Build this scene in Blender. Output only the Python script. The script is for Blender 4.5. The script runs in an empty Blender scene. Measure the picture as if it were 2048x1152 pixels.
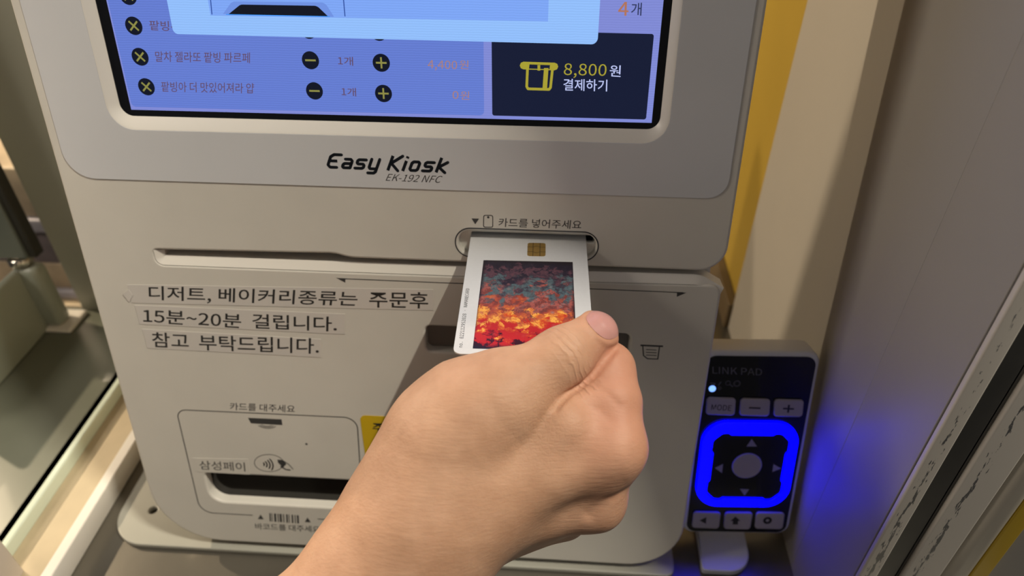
import bpy, bmesh, math, os, random
import numpy as np
from mathutils import Matrix, Vector
random.seed(4)
SC = bpy.context.scene
COL = SC.collection
MM = 0.001

# ------------------------------------------------------------------ camera
FPX = 1420.0                       # focal length in pixels of a 2048 x 1152 picture
T = math.radians(11.5318)          # how far the kiosk face leans back
CAM = np.array([38.54, -272.79, 393.3])          # millimetres; the counter top is z = 0
CW = np.array([[0.9978095939071641, 0.03812367380408391, -0.0540610747442106],
               [0.06607056370497297, -0.61474472412789, 0.7859539457045701],
               [-0.0032703086286201243, -0.787804233076058, -0.6159170361573623]])
cd = bpy.data.cameras.new('camera')
cam = bpy.data.objects.new('camera', cd)
COL.objects.link(cam)
M4 = Matrix.Identity(4)
for r in range(3):
    M4[r][0], M4[r][1], M4[r][2], M4[r][3] = CW[r, 0], -CW[r, 1], -CW[r, 2], CAM[r] * MM
cam.matrix_world = M4
cd.sensor_fit = 'HORIZONTAL'
cd.sensor_width = 36.0
cd.lens = FPX / 2048 * 36.0
cd.clip_start = 0.01
cd.dof.use_dof = True
cd.dof.focus_distance = 0.285
cd.dof.aperture_fstop = 9.0
SC.camera = cam

# ------------------------------------------------------------------ world, lights, exposure
SC.view_settings.view_transform = 'Standard'
SC.view_settings.look = 'None'
SC.view_settings.exposure = 0.0
SC.view_settings.gamma = 1.0
W = bpy.data.worlds.new('shop_interior')
SC.world = W
W.use_nodes = True
wn = W.node_tree.nodes
bg = wn['Background']
tc = wn.new('ShaderNodeTexCoord')
sep = wn.new('ShaderNodeSeparateXYZ')
mr = wn.new('ShaderNodeMapRange')
mr.inputs[1].default_value = -0.6
mr.inputs[2].default_value = 0.9
cr = wn.new('ShaderNodeValToRGB')
cr.color_ramp.elements[0].color = (0.075, 0.066, 0.055, 1)
cr.color_ramp.elements[1].color = (0.23, 0.215, 0.205, 1)
W.node_tree.links.new(tc.outputs['Generated'], sep.inputs[0])
W.node_tree.links.new(sep.outputs['Z'], mr.inputs[0])
W.node_tree.links.new(mr.outputs[0], cr.inputs[0])
W.node_tree.links.new(cr.outputs[0], bg.inputs[0])
bg.inputs[1].default_value = 0.46


def lamp(name, kind, loc, energy, color, size=0.05, target=None, sizey=None, spread=None):
    d = bpy.data.lights.new(name, kind)
    d.energy = energy
    d.color = color
    if kind == 'AREA':
        d.size = size
        if sizey:
            d.shape = 'RECTANGLE'
            d.size_y = sizey
        if spread:
            d.spread = spread
    else:
        d.shadow_soft_size = size
    o = bpy.data.objects.new(name, d)
    COL.objects.link(o)
    o.location = loc
    if target is not None:
        o.rotation_euler = (Vector(target) - Vector(loc)).to_track_quat('-Z', 'Y').to_euler()
    return o


# ceiling spot above and to the right of the counter (throws the shadow of card, arm and kiosk)
lamp('ceiling_spot', 'AREA', (0.425 * 1.6, -0.172 * 1.6 - 0.01, 0.207 + 0.88 * 1.6), 32.0, (1.0, 0.915, 0.76), 0.02, (0.425 * 1.6, -0.172 * 1.6 - 0.01, 0), 0.20)
# shop light on the photographer's left
lamp('shop_light', 'AREA', (-0.85, -0.20, 0.80), 3.6, (1.0, 0.88, 0.74), 0.25, (0, -0.08, 0.18))
lamp('front_fill', 'AREA', (0.15, -1.6, 1.1), 1.2, (1.0, 0.95, 0.90), 0.5, (0, 0, 0.2))  # added fill from the viewer's side for trim and kiosk face, no actual lamp
# lights further back in the shop, to the left behind the kiosk
lamp('counter_light', 'POINT', (-1.0, 0.33, 0.62), 34.0, (1.0, 0.80, 0.56), 0.012)
lamp('counter_light', 'POINT', (-1.25, 0.95, 0.95), 40.0, (1.0, 0.80, 0.56), 0.012)

# ------------------------------------------------------------------ frames
ZS = 207.0
ORG = np.array([0, 0, ZS])
KW = np.array([[1, 0, 0], [0, math.sin(T), -math.cos(T)], [0, math.cos(T), math.sin(T)]])
PADW = np.array([[0.9986995503719861, -0.0097237639939609, 0.050046543342996984],
                 [0.050748641900478245, 0.28350726340481636, -0.9576263399374354],
                 [-0.004876826022091611, 0.9589207892263582, 0.2836320443064366]])
PADC = np.array([152.73, -6.285, 76.15])
CARD_V = KW.T @ np.array([2.85, -77.2, 0.2])


class Frame:
    def __init__(self, m, o):
        self.m, self.o = np.array(m, float), np.array(o, float)

    def w(self, p):
        return np.asarray(p, float) @ self.m.T + self.o

    def px(self, x, y, w=0.0):
        """the point of the plane at height w of this frame that the photograph shows at pixel x, y"""
        d = self.m.T @ (CW @ np.array([(x - 1024) / FPX, (y - 576) / FPX, 1.0]))
        c = self.m.T @ (CAM - self.o)
        return c + d * (w - c[2]) / d[2]

    def uv(self, x, y, w=0.0):
        q = self.px(x, y, w)
        return (q[0], q[1])


KF = Frame(KW, ORG)
PF = Frame(PADW, PADC)
WF = Frame(np.eye(3), (0, 0, 0))
# card: x across, y from the hand towards the slot, z up
_cy = np.array([-2.0, 77.2, 0.0]); _cy /= np.linalg.norm(_cy)
_cx = np.cross(_cy, (0, 0, 1))
CF = Frame(np.array([_cx, _cy, (0, 0, 1)]).T, (2.3, -76.9, 206.6))


def world_px(x, y, z):
    return WF.px(x, y, z)


def P3(x, y, Z):
    return CAM + CW @ np.array([(x - 1024) / FPX * Z, (y - 576) / FPX * Z, Z])


# ------------------------------------------------------------------ materials
def lin(c):
    return tuple((v / 255 / 12.92) if v / 255 <= 0.04045 else ((v / 255 + 0.055) / 1.055) ** 2.4 for v in c)


def mat(name, col, rough=0.5, metal=0.0, spec=0.5, noise=0.0, nscale=60, bump=0.0, bscale=800, emit=None, coat=0.0, sss=0.0, alpha=1.0, trans=0.0):
    m = bpy.data.materials.new(name)
    m.use_nodes = True
    nt = m.node_tree
    b = nt.nodes['Principled BSDF']
    b.inputs['Base Color'].default_value = (*col, 1)
    b.inputs['Roughness'].default_value = rough
    b.inputs['Metallic'].default_value = metal
    b.inputs['Specular IOR Level'].default_value = spec
    b.inputs['Coat Weight'].default_value = coat
    b.inputs['Transmission Weight'].default_value = trans
    if sss:
        b.inputs['Subsurface Weight'].default_value = sss
        b.inputs['Subsurface Scale'].default_value = 0.004
    if emit:
        b.inputs['Emission Color'].default_value = (*emit, 1)
        b.inputs['Emission Strength'].default_value = 1.0
    if noise or bump:
        tc = nt.nodes.new('ShaderNodeTexCoord')
    if noise:
        n = nt.nodes.new('ShaderNodeTexNoise')
        n.inputs['Scale'].default_value = nscale
        n.inputs['Detail'].default_value = 5
        nt.links.new(tc.outputs['Object'], n.inputs['Vector'])
        r = nt.nodes.new('ShaderNodeValToRGB')
        r.color_ramp.elements[0].position = 0.3
        r.color_ramp.elements[1].position = 0.7
        r.color_ramp.elements[0].color = (*[v * (1 - noise) for v in col], 1)
        r.color_ramp.elements[1].color = (*[min(1, v * (1 + noise)) for v in col], 1)
        nt.links.new(n.outputs['Fac'], r.inputs[0])
        nt.links.new(r.outputs[0], b.inputs['Base Color'])
    if bump:
        n2 = nt.nodes.new('ShaderNodeTexNoise')
        n2.inputs['Scale'].default_value = bscale
        n2.inputs['Detail'].default_value = 3
        nt.links.new(tc.outputs['Object'], n2.inputs['Vector'])
        bp = nt.nodes.new('ShaderNodeBump')
        bp.inputs['Strength'].default_value = bump
        bp.inputs['Distance'].default_value = 0.0005
        nt.links.new(n2.outputs['Fac'], bp.inputs['Height'])
        nt.links.new(bp.outputs[0], b.inputs['Normal'])
    return m


def ui(name, rgb, gain=1.0, lines=0.0):
    """a colour the display gives off, behind its glossy glass"""
    m = mat('display_' + name, (0.004, 0.004, 0.006), rough=0.12, spec=0.5, emit=[v * gain for v in lin(rgb)])
    if lines:
        nt = m.node_tree
        tc = nt.nodes.new('ShaderNodeTexCoord')
        wv = nt.nodes.new('ShaderNodeTexWave')
        wv.bands_direction = 'Z'
        wv.inputs['Scale'].default_value = 330
        wv.inputs['Distortion'].default_value = 1.5
        wv.inputs['Detail'].default_value = 2
        mp = nt.nodes.new('ShaderNodeMapRange')
        mp.inputs[3].default_value = 1 - lines
        mp.inputs[4].default_value = 1 + lines
        nt.links.new(tc.outputs['Object'], wv.inputs['Vector'])
        nt.links.new(wv.outputs['Fac'], mp.inputs[0])
        nt.links.new(mp.outputs[0], nt.nodes['Principled BSDF'].inputs['Emission Strength'])
    return m


M = {}
M['housing'] = mat('housing_plastic', (0.64, 0.615, 0.555), 0.42, noise=0.03, nscale=25, bump=0.05, bscale=2500)
M['overlay'] = mat('bezel_plastic', (0.63, 0.64, 0.66), 0.30, noise=0.02, nscale=20)
M['white'] = mat('white_plastic', (0.72, 0.69, 0.63), 0.35)
M['slot_dark'] = mat('slot_dark_plastic', (0.035, 0.034, 0.032), 0.5)
M['slot_grey'] = mat('slot_grey_plastic', (0.09, 0.085, 0.075), 0.55)
M['black'] = mat('black_gloss', (0.006, 0.007, 0.010), 0.12)
M['void'] = mat('black_void', (0.004, 0.004, 0.004), 0.7, spec=0.2)
M['ink'] = mat('navy_print', (0.010, 0.016, 0.026), 0.5)
M['ink2'] = mat('grey_print', (0.045, 0.045, 0.045), 0.5)
M['tape_ink'] = mat('tape_print', (0.02, 0.02, 0.02), 0.5)
M['tape'] = mat('label_tape', (0.62, 0.59, 0.55), 0.22, noise=0.02, nscale=30)
M['yellow'] = mat('yellow_vinyl', (0.62, 0.42, 0.012), 0.4)
M['glassdark'] = mat('scanner_glass', (0.008, 0.007, 0.006), 0.08)
M['bezel_clear'] = mat('slot_bezel_plastic', (0.80, 0.79, 0.72), 0.12, trans=0.15)
M['plate'] = mat('base_plate_paint', (0.34, 0.335, 0.29), 0.35)

# ------------------------------------------------------------------ mesh helpers
ROOTLOC = {}


def link(name, verts, faces, mats, parent=None, fm=None, smooth=0):
    """one mesh object; verts in world millimetres"""
    v = np.asarray(verts, float) * MM
    if parent is not None:
        v = v - ROOTLOC[parent.name]
    me = bpy.data.meshes.new(name)
    me.from_pydata(v.tolist(), [], [tuple(int(i) for i in f) for f in faces])
    for m in (mats if isinstance(mats, (list, tuple)) else [mats]):
        me.materials.append(m)
    if fm is not None:
        me.polygons.foreach_set('material_index', fm)
    me.update()
    if smooth:
        me.polygons.foreach_set('use_smooth', [True] * len(me.polygons))
        me.set_sharp_from_angle(angle=math.radians(smooth))
    o = bpy.data.objects.new(name, me)
    COL.objects.link(o)
    if parent is not None:
        o.parent = parent
        ROOTLOC[o.name] = ROOTLOC[parent.name]
    else:
        ROOTLOC[o.name] = np.zeros(3)
    return o


def thing(name, label, cat, loc_mm):
    o = bpy.data.objects.new(name, None)
    o.empty_display_size = 0.02
    COL.objects.link(o)
    o.location = [c * MM for c in loc_mm]
    ROOTLOC[o.name] = np.array(loc_mm, float) * MM
    o['label'] = label
    o['category'] = cat
    return o


def tag(o, label, cat, group=None, kind=None):
    o['label'] = label
    o['category'] = cat
    if group:
        o['group'] = group
    if kind:
        o['kind'] = kind
    return o


def struct(o, label=None, cat=None):
    o['kind'] = 'structure'
    if label:
        o['label'] = label
        o['category'] = cat
    return o


def rpoly(pts, rad, n=8):
    """polygon with rounded corners; rad a number or one per corner"""
    out = []
    k = len(pts)
    for i in range(k):
        p = np.array(pts[i], float)
        r = rad[i] if isinstance(rad, (list, tuple)) else rad
        if r <= 0:
            out.append(tuple(p)); continue
        a = np.array(pts[i - 1], float) - p
        b = np.array(pts[(i + 1) % k], float) - p
        la, lb = np.linalg.norm(a), np.linalg.norm(b)
        a /= la; b /= lb
        ang = math.acos(max(-1, min(1, float(a @ b))))
        if ang > math.pi - 1e-3:
            out.append(tuple(p)); continue
        d = min(r / math.tan(ang / 2), la * 0.49, lb * 0.49)
        rr = d * math.tan(ang / 2)
        bis = (a + b) / np.linalg.norm(a + b)
        c = p + bis * rr / math.sin(ang / 2)
        s, e = p + a * d - c, p + b * d - c
        a0 = math.atan2(s[1], s[0]); a1 = math.atan2(e[1], e[0])
        da = (a1 - a0 + math.pi) % (2 * math.pi) - math.pi
        for j in range(n + 1):
            t = a0 + da * j / n
            out.append((c[0] + rr * math.cos(t), c[1] + rr * math.sin(t)))
    return out


def rrect(cx, cy, w, h, r, n=8):
    return rpoly([(cx - w / 2, cy - h / 2), (cx + w / 2, cy - h / 2), (cx + w / 2, cy + h / 2), (cx - w / 2, cy + h / 2)], r, n)


def circle(cx, cy, r, n=40, ry=None):
    ry = ry or r
    return [(cx + r * math.cos(2 * math.pi * i / n), cy + ry * math.sin(2 * math.pi * i / n)) for i in range(n)]


def curve_mesh(c):
    o = bpy.data.objects.new('tmp', c)
    COL.objects.link(o)
    dg = bpy.context.evaluated_depsgraph_get()
    dg.update()
    me = bpy.data.meshes.new_from_object(o.evaluated_get(dg))
    v = np.array([tuple(x.co) for x in me.vertices]).reshape(-1, 3)
    f = [tuple(p.vertices) for p in me.polygons]
    bpy.data.objects.remove(o)
    bpy.data.curves.remove(c)
    bpy.data.meshes.remove(me)
    return v, f


def slab(loops, w0, w1, bevel=0.0, res=3):
    """outline with holes, extruded from w0 to w1, all rims rounded by bevel -> (verts in frame mm, faces)"""
    c = bpy.data.curves.new('tmp', 'CURVE')
    c.dimensions = '2D'
    c.fill_mode = 'BOTH'
    for lp in loops:
        s = c.splines.new('POLY')
        s.points.add(len(lp) - 1)
        for i, p in enumerate(lp):
            s.points[i].co = (p[0], p[1], 0, 1)
        s.use_cyclic_u = True
    c.extrude = max((w1 - w0) / 2 - bevel, 0.0)
    c.bevel_depth = bevel
    c.bevel_resolution = res
    c.offset = -bevel
    v, f = curve_mesh(c)
    v[:, 2] += (w0 + w1) / 2
    return v, f


def flat(loop, w):
    return np.array([(p[0], p[1], w) for p in loop]), [tuple(range(len(loop)))]


def join(parts):
    vs, fs, fm = [], [], []
    n = 0
    for p in parts:
        v, f = p[0], p[1]
        vs.append(v)
        fs += [tuple(i + n for i in q) for q in f]
        fm += [p[2] if len(p) > 2 else 0] * len(f)
        n += len(v)
    return np.concatenate(vs), fs, fm


def part(name, fr, parts, mats, parent, smooth=0):
    v, f, fm = join(parts)
    return link(name, fr.w(v), f, mats, parent, fm, smooth)


def stroke(pts, width, w, closed=False, caps=True):
    """a printed line of constant width -> (verts, faces) lying at height w"""
    pts = [np.array(p, float) for p in pts]
    if closed:
        pts = pts + [pts[0]]
    vs, fs = [], []
    h = width / 2
    for a, b in zip(pts[:-1], pts[1:]):
        d = b - a
        L = np.linalg.norm(d)
        if L < 1e-9:
            continue
        nrm = np.array([-d[1], d[0]]) / L * h
        k = len(vs)
        vs += [(*(a + nrm), w), (*(a - nrm), w), (*(b - nrm), w), (*(b + nrm), w)]
        fs.append((k, k + 1, k + 2, k + 3))
    if caps:
        for p in pts[(0 if not closed else 1):]:
            k = len(vs)
            vs += [(p[0] + h * math.cos(t * math.pi / 4), p[1] + h * math.sin(t * math.pi / 4), w) for t in range(8)]
            fs.append(tuple(range(k, k + 8)))
    return np.array(vs), fs


_fd = os.path.join(bpy.utils.system_resource('DATAFILES'), 'fonts')
FONTS = {}


def font(n):
    if n not in FONTS:
        try:
            FONTS[n] = bpy.data.fonts.load(os.path.join(_fd, n))
        except Exception:
            FONTS[n] = None
    return FONTS[n]


def text(body, bl, br, tl, w, bold=0.0, fnt='Inter.woff2', shear=0.0):
    """lettering whose bounding box is spread over the parallelogram bl, br, tl (frame mm)"""
    c = bpy.data.curves.new('tmp', 'FONT')
    c.body = body
    if fnt == 'Inter.woff2':
        fnt, c.size = 'Noto Sans CJK Regular.woff2', 2.8
    f = font(fnt)
    if f:
        c.font = f
    else:
        c.size = 1.0
    c.resolution_u = 3
    c.offset = bold
    c.shear = shear
    v, fa = curve_mesh(c)
    x0, x1, y0, y1 = v[:, 0].min(), v[:, 0].max(), v[:, 1].min(), v[:, 1].max()
    s = ((v[:, 0] - x0) / (x1 - x0))[:, None]
    t = ((v[:, 1] - y0) / (y1 - y0))[:, None]
    bl, br, tl = (np.array(q, float) for q in (bl, br, tl))
    q = bl + s * (br - bl) + t * (tl - bl)
    return np.column_stack([q, np.full(len(q), w)]), fa


def ktext(body, bl, br, tl, w=0.05, fr=KF, **k):
    return text(body, fr.uv(*bl, w), fr.uv(*br, w), fr.uv(*tl, w), w, **k)


def box(x0, x1, y0, y1, z0, z1, b=0.0):
    v, f = slab([rrect((x0 + x1) / 2, (y0 + y1) / 2, x1 - x0, y1 - y0, b * 1.2 if b else 0)], z0, z1, b, 2)
    return v, f


def KP(x, y, w=0.0):
    return KF.uv(x, y, w)


# ================================================================== the setting
wall_paint = mat('cream_wall_paint', (0.40, 0.378, 0.34), 0.5, noise=0.035, nscale=9, bump=0.04, bscale=400)
XW, YF, YB = 188.5, -80.0, 188.0
wall = part('wall_right', WF, [box(XW, XW + 110, -30.0, YB, -2, 1000, 0.3), box(XW, XW + 110, YF + 0.6, -30.05, -2, 1000, 0.3)], wall_paint, None, 40)
struct(wall, 'cream painted partition wall right of the kiosk, lit blue by the keypad', 'wall')
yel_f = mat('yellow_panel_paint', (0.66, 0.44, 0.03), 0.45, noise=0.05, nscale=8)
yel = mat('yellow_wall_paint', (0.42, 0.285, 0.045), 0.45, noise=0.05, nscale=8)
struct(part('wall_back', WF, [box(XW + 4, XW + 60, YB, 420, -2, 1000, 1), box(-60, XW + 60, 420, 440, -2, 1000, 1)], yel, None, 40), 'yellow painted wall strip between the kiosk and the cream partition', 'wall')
struct(part('baseboard_back', WF, [box(XW - 4, XW + 4, YB - 1, 420, -2, 24, 1)], mat('brown_base', (0.12, 0.085, 0.045), 0.5), None, 40), 'brown base strip under the yellow wall', 'trim')


def chipped(name, cx, span):
    m = mat(name, (0.74, 0.69, 0.61), 0.5)
    nt = m.node_tree
    b = nt.nodes['Principled BSDF']
    tc = nt.nodes.new('ShaderNodeTexCoord')
    mp = nt.nodes.new('ShaderNodeMapping')
    mp.inputs['Scale'].default_value = (700, 700, 120)
    n = nt.nodes.new('ShaderNodeTexNoise')
    n.inputs['Scale'].default_value = 1.0
    n.inputs['Detail'].default_value = 6
    n.inputs['Roughness'].default_value = 0.65
    sx = nt.nodes.new('ShaderNodeSeparateXYZ')
    nt.links.new(tc.outputs['Object'], mp.inputs[0])
    nt.links.new(mp.outputs[0], n.inputs['Vector'])
    nt.links.new(tc.outputs['Object'], sx.inputs[0])
    # chips keep to a band of the strip and get denser towards the floor
    d = nt.nodes.new('ShaderNodeMath'); d.operation = 'SUBTRACT'; d.inputs[1].default_value = cx * MM
    nt.links.new(sx.outputs['X'], d.inputs[0])
    a = nt.nodes.new('ShaderNodeMath'); a.operation = 'ABSOLUTE'
    nt.links.new(d.outputs[0], a.inputs[0])
    k = nt.nodes.new('ShaderNodeMapRange'); k.inputs[1].default_value = 0; k.inputs[2].default_value = span * MM
    k.inputs[3].default_value = 0.16; k.inputs[4].default_value = -0.12
    nt.links.new(a.outputs[0], k.inputs[0])
    z = nt.nodes.new('ShaderNodeMapRange'); z.inputs[1].default_value = 0.05; z.inputs[2].default_value = 0.30
    z.inputs[3].default_value = 0.06; z.inputs[4].default_value = -0.12
    nt.links.new(sx.outputs['Z'], z.inputs[0])
    s1 = nt.nodes.new('ShaderNodeMath'); s1.operation = 'ADD'
    nt.links.new(n.outputs['Fac'], s1.inputs[0]); nt.links.new(k.outputs[0], s1.inputs[1])
    s2 = nt.nodes.new('ShaderNodeMath'); s2.operation = 'ADD'
    nt.links.new(s1.outputs[0], s2.inputs[0]); nt.links.new(z.outputs[0], s2.inputs[1])
    r = nt.nodes.new('ShaderNodeValToRGB')
    r.color_ramp.elements[0].position = 0.625; r.color_ramp.elements[0].color = (0.74, 0.69, 0.61, 1)
    r.color_ramp.elements[1].position = 0.64; r.color_ramp.elements[1].color = (0.12, 0.12, 0.12, 1)
    nt.links.new(s2.outputs[0], r.inputs[0])
    nt.links.new(r.outputs[0], b.inputs['Base Color'])
    return m


struct(part('trim_1', WF, [box(XW, 196.8, YF - 3, YF, -2, 1000, 0.8)], chipped('chipped_trim_paint', 192.6, 3.6), None, 40),
       'chipped cream edge strip on the near end of the partition', 'trim')
gasket = mat('grey_gasket', (0.045, 0.044, 0.041), 0.55, noise=0.12, nscale=40)
struct(part('trim_2', WF, [box(197.0, 205.6, YF - 1.6, YF, -2, 1000, 0.5)], gasket, None, 40), 'dark grey gasket strip beside the chipped cream edge', 'trim')
struct(part('trim_3', WF, [box(207.6, 224.5, YF - 3, YF, -2, 1000, 1.0)], chipped('chipped_frame_paint', 213.0, 3.4), None, 40),
       'chipped cream door frame strip right of the grey gasket', 'trim')
struct(part('trim_4', WF, [box(224.5, 238, YF - 4, YF + 8, -2, 1000, 4.5)], mat('cream_edge_paint', (0.50, 0.46, 0.38), 0.4), None, 40),
       'rounded cream frame edge next to the yellow corner', 'trim')
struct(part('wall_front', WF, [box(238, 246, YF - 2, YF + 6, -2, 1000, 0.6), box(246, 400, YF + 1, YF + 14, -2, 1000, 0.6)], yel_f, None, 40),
       'yellow painted panel at the bottom right corner', 'wall')
struct(part('trim_5', WF, [box(205.6, 207.6, YF + 0.4, YF + 1, -2, 1000)], M['void'], None), 'black gap between gasket and door frame', 'trim')

# counter
steel = mat('brushed_steel', (0.20, 0.185, 0.155), 0.30, metal=0.75, noise=0.08, nscale=14, bump=0.08, bscale=180)
ct = part('counter_top', WF, [box(-300, 300, -150, 420, -24, 0, 1.5)], steel, None, 40)
tag(ct, 'brown grey steel counter top under the kiosk and keypad', 'counter')

# ------------------------------------------------------------------ display case on the left
case = thing('display_case', 'grey green display case with cream rail along the left of the kiosk', 'display case', (-330, 40, 0))
part('rail', WF, [box(-245.5, -238.5, -250, 178, 0, 16, 0.8)], M['white'], case, 40)['label'] = 'cream rail'
part('track', WF, [box(-277, -245.5, -250, 178, -2, 6, 0.5)], mat('beige_track', (0.46, 0.38, 0.25), 0.55, noise=0.12, nscale=30), case, 40)
gl = mat('green_glass_edge', (0.62, 0.70, 0.58), 0.1, spec=0.7)
part('glass_pane', WF, [box(-282, -277, -250, 178, -20, 15, 1.2)], gl, case, 40)['label'] = 'pale green glass edge'
part('shelf_panel', WF, [box(-470, -282, -250, 178, -12, 0, 0.5)], mat('grey_green_panel', (0.14, 0.148, 0.115), 0.25, noise=0.10, nscale=9), case, 40)
part('back_panel', WF, [box(-366.5, -300, 176, 182, -12, 900, 0.8)], mat('dark_green_grey', (0.36, 0.37, 0.31), 0.35), case, 40)['label'] = 'dark grey green back panel'
grp = mat('pale_green_plastic', (0.33, 0.36, 0.30), 0.35)
part('side_panel', WF, [box(-386, -379, 40, 150, 0, 62, 3)], grp, case, 40)['label'] = 'pale green side panel'
part('corner_post', WF, [box(-388, -366, 148, 164, 3, 62, 5)], grp, case, 40)
part('foot_plate', WF, [box(-398, -358, 144, 172, 0, 4, 2)], M['white'], case, 40)
part('hinge_cap', WF, [slab([circle(-381, 157, 9)], 62, 70, 2.5)], mat('hinge_chrome', (0.6, 0.56, 0.5), 0.15, metal=1), case, 60)
part('door_seal', WF, [box(-368, -361.5, 152, 162, 72, 300, 1)], mat('door_seal_rubber', (0.03, 0.03, 0.025), 0.6), case, 40)
part('door_panel', WF, [box(-470, -368, 150, 158, 72, 300, 1)], mat('grey_green_door', (0.16, 0.185, 0.165), 0.25), case, 40)
post = part('corner_column', WF, [box(-330, -264, -120, -65, -2, 420, 1.5)], mat('cream_column_paint', (0.60, 0.55, 0.50), 0.45), None, 40)
tag(post, 'cream column cut off at the bottom left corner of the photo', 'column')
# blurred goods beyond the case
for x0, x1, y0, y1, z0, z1, c, nm, lb, ct_ in (
        (-700, -380, 290, 460, -160, -95, (0.55, 0.44, 0.28), 'ledge', 'tan ledge low behind the display case, under a stack of cartons', 'ledge'),
        (-620, -400, 300, 400, -95, -84, (0.52, 0.49, 0.52), 'tray', 'pale lavender tray at the bottom of the blurred stack behind the case', 'tray'),
        (-610, -405, 305, 400, -84, -50, (0.58, 0.45, 0.29), 'carton', 'lower tan carton of the blurred stack behind the case, just above the tray', 'carton'),
        (-600, -410, 305, 395, -50, -8, (0.22, 0.18, 0.18), 'carton', 'dark mauve carton in the middle of the blurred stack behind the case', 'carton'),
        (-615, -405, 300, 400, -8, 8, (0.42, 0.40, 0.44), 'tray', 'grey lavender tray on the mauve carton behind the case', 'tray'),
        (-600, -420, 305, 395, 8, 64, (0.52, 0.42, 0.29), 'carton', 'upper tan carton on top of the blurred stack behind the case', 'carton'),
        (-900, -300, 470, 480, -200, 420, (0.26, 0.22, 0.18), 'wall_left', 'brown grey wall behind the display case', 'wall')):
    o = part(nm, WF, [box(x0, x1, y0, y1, z0, z1, 2)], mat(nm + '_surface', c, 0.5, noise=0.3, nscale=22), None, 40)
    tag(o, lb, ct_)
    if nm == 'wall_left':
        o['kind'] = 'structure'

# ================================================================== kiosk
kiosk = thing('order_kiosk', 'white self order kiosk with blue touch screen and a card in its slot', 'kiosk', (-36, 0, 0))
UL, UR, VB, VT = -191.5, 119.0, -203.0, 470.0
up = [KP(287, 499), KP(600, 506.6), KP(658.6, 507.4), KP(672, 508.8), KP(690, 513.8), KP(705, 516.6), KP(775.8, 519.5), KP(922, 525), KP(1177, 533), KP(1387, 542)]
lo = [KP(1396, 569.5), KP(1180, 563.2), KP(904.7, 551.6), KP(650, 542.3), KP(299, 528.8)]
vt, vb = up[-1][1], lo[0][1]
outline = rpoly([(UL, VB), (UR, VB), (UR, vb), lo[0], lo[1], lo[2], lo[3], (-154.5, lo[4][1]), (-154.5, up[0][1])] + up[1:9] + [(UR, vt), (UR, VT), (UL, VT)],
                [38, 31, 9.5, 0, 0, 0, 0, 4.5, 2.2] + [0] * 8 + [12.5, 14, 14], 10)
scr = [KP(249, 231, -3), KP(1316, 266, -3)]
SCL, SCR_, SCB = KP(240.5, 218, -2.6)[0] - 0.5, KP(1321.6, 230, -2.6)[0] + 0.5, KP(780, 245.5, -2.6)[1] - 0.5
SOL, SOR, SOB = KP(198, 160, 0.9)[0], KP(1350, 150, 0.9)[0], KP(780, 274, 0.9)[1]
pill_c, pill_w, pill_h = (26.8, -1.2), 64.0, 12.0
pill = rrect(pill_c[0], pill_c[1], pill_w, pill_h, pill_h * 0.495, 12)
recL, recB = KP(851, 672)[0], KP(1000, 705)[1]
rec = rrect((recL + KP(1259, 690)[0]) / 2, KP(1000, 684)[1], KP(1259, 690)[0] - recL, 15, 3)
wl, wt, wb = KP(412, 960)[0], KP(560, 954)[1], KP(560, 1010)[1]
win = rpoly([(wl, wb), (48, wb), (48, wt), (wl, wt)], [9, 9, 3, 3])
scr_hole = rrect((SCL + SCR_) / 2, (SCB + 462) / 2, SCR_ - SCL + 6, 462 - SCB + 6, 6)
part('front_housing', KF, [slab([outline, pill, rec, win, scr_hole], -13, 0, 1.3, 4)], M['housing'], kiosk, 45)
rear = rpoly([(UL + 3, VB + 34), (UR - 5, VB + 34), (UR - 5, VT - 3), (UL + 3, VT - 3)], [36, 30, 12, 12])
mid_b = rpoly([(UL + 2, VB + 4), (UR - 3, VB + 4), (UR - 3, VT - 2), (UL + 2, VT - 2)], [36, 30, 12, 12])
part('middle_housing', KF, [slab([mid_b], -30, -13.2, 2)], M['housing'], kiosk, 45)
part('rear_housing', KF, [slab([rear], -80, -29, 3)], M['housing'], kiosk, 45)  # unseen back, its depth shaped to cut off the counter lights on the partition
part('swipe_slot', KF, [slab([rpoly([(-154, -26), (108, -28), (108, -6), (-154, 2)], 1)], -13.15, -11.2)], M['slot_grey'], kiosk)['label'] = 'dark swipe slot groove'
part('slot_reader', KF, [slab([[KP(806, 516, -9), KP(838, 530, -9), KP(1285, 552, -9), KP(1305, 535, -9), KP(1100, 520, -9)]], -11.2, -8.5)], M['void'], kiosk)['label'] = 'black magnetic reader inside the swipe groove'

lip0 = rpoly([(-154.5, up[0][1]), (-154.5, lo[4][1]), lo[3], lo[2], lo[1], lo[0], (UR - 0.8, vb - 6)], [0, 4.5, 0, 0, 0, 9.5, 0], 10)
CH = 4.4


def inset(path, d):
    out = []
    for i, p in enumerate(path):
        a = np.array(path[max(i - 1, 0)]); b_ = np.array(path[min(i + 1, len(path) - 1)])
        t_ = (b_ - a) / np.linalg.norm(b_ - a)
        out.append((p[0] - t_[1] * d, p[1] + t_[0] * d))
    return out


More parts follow.
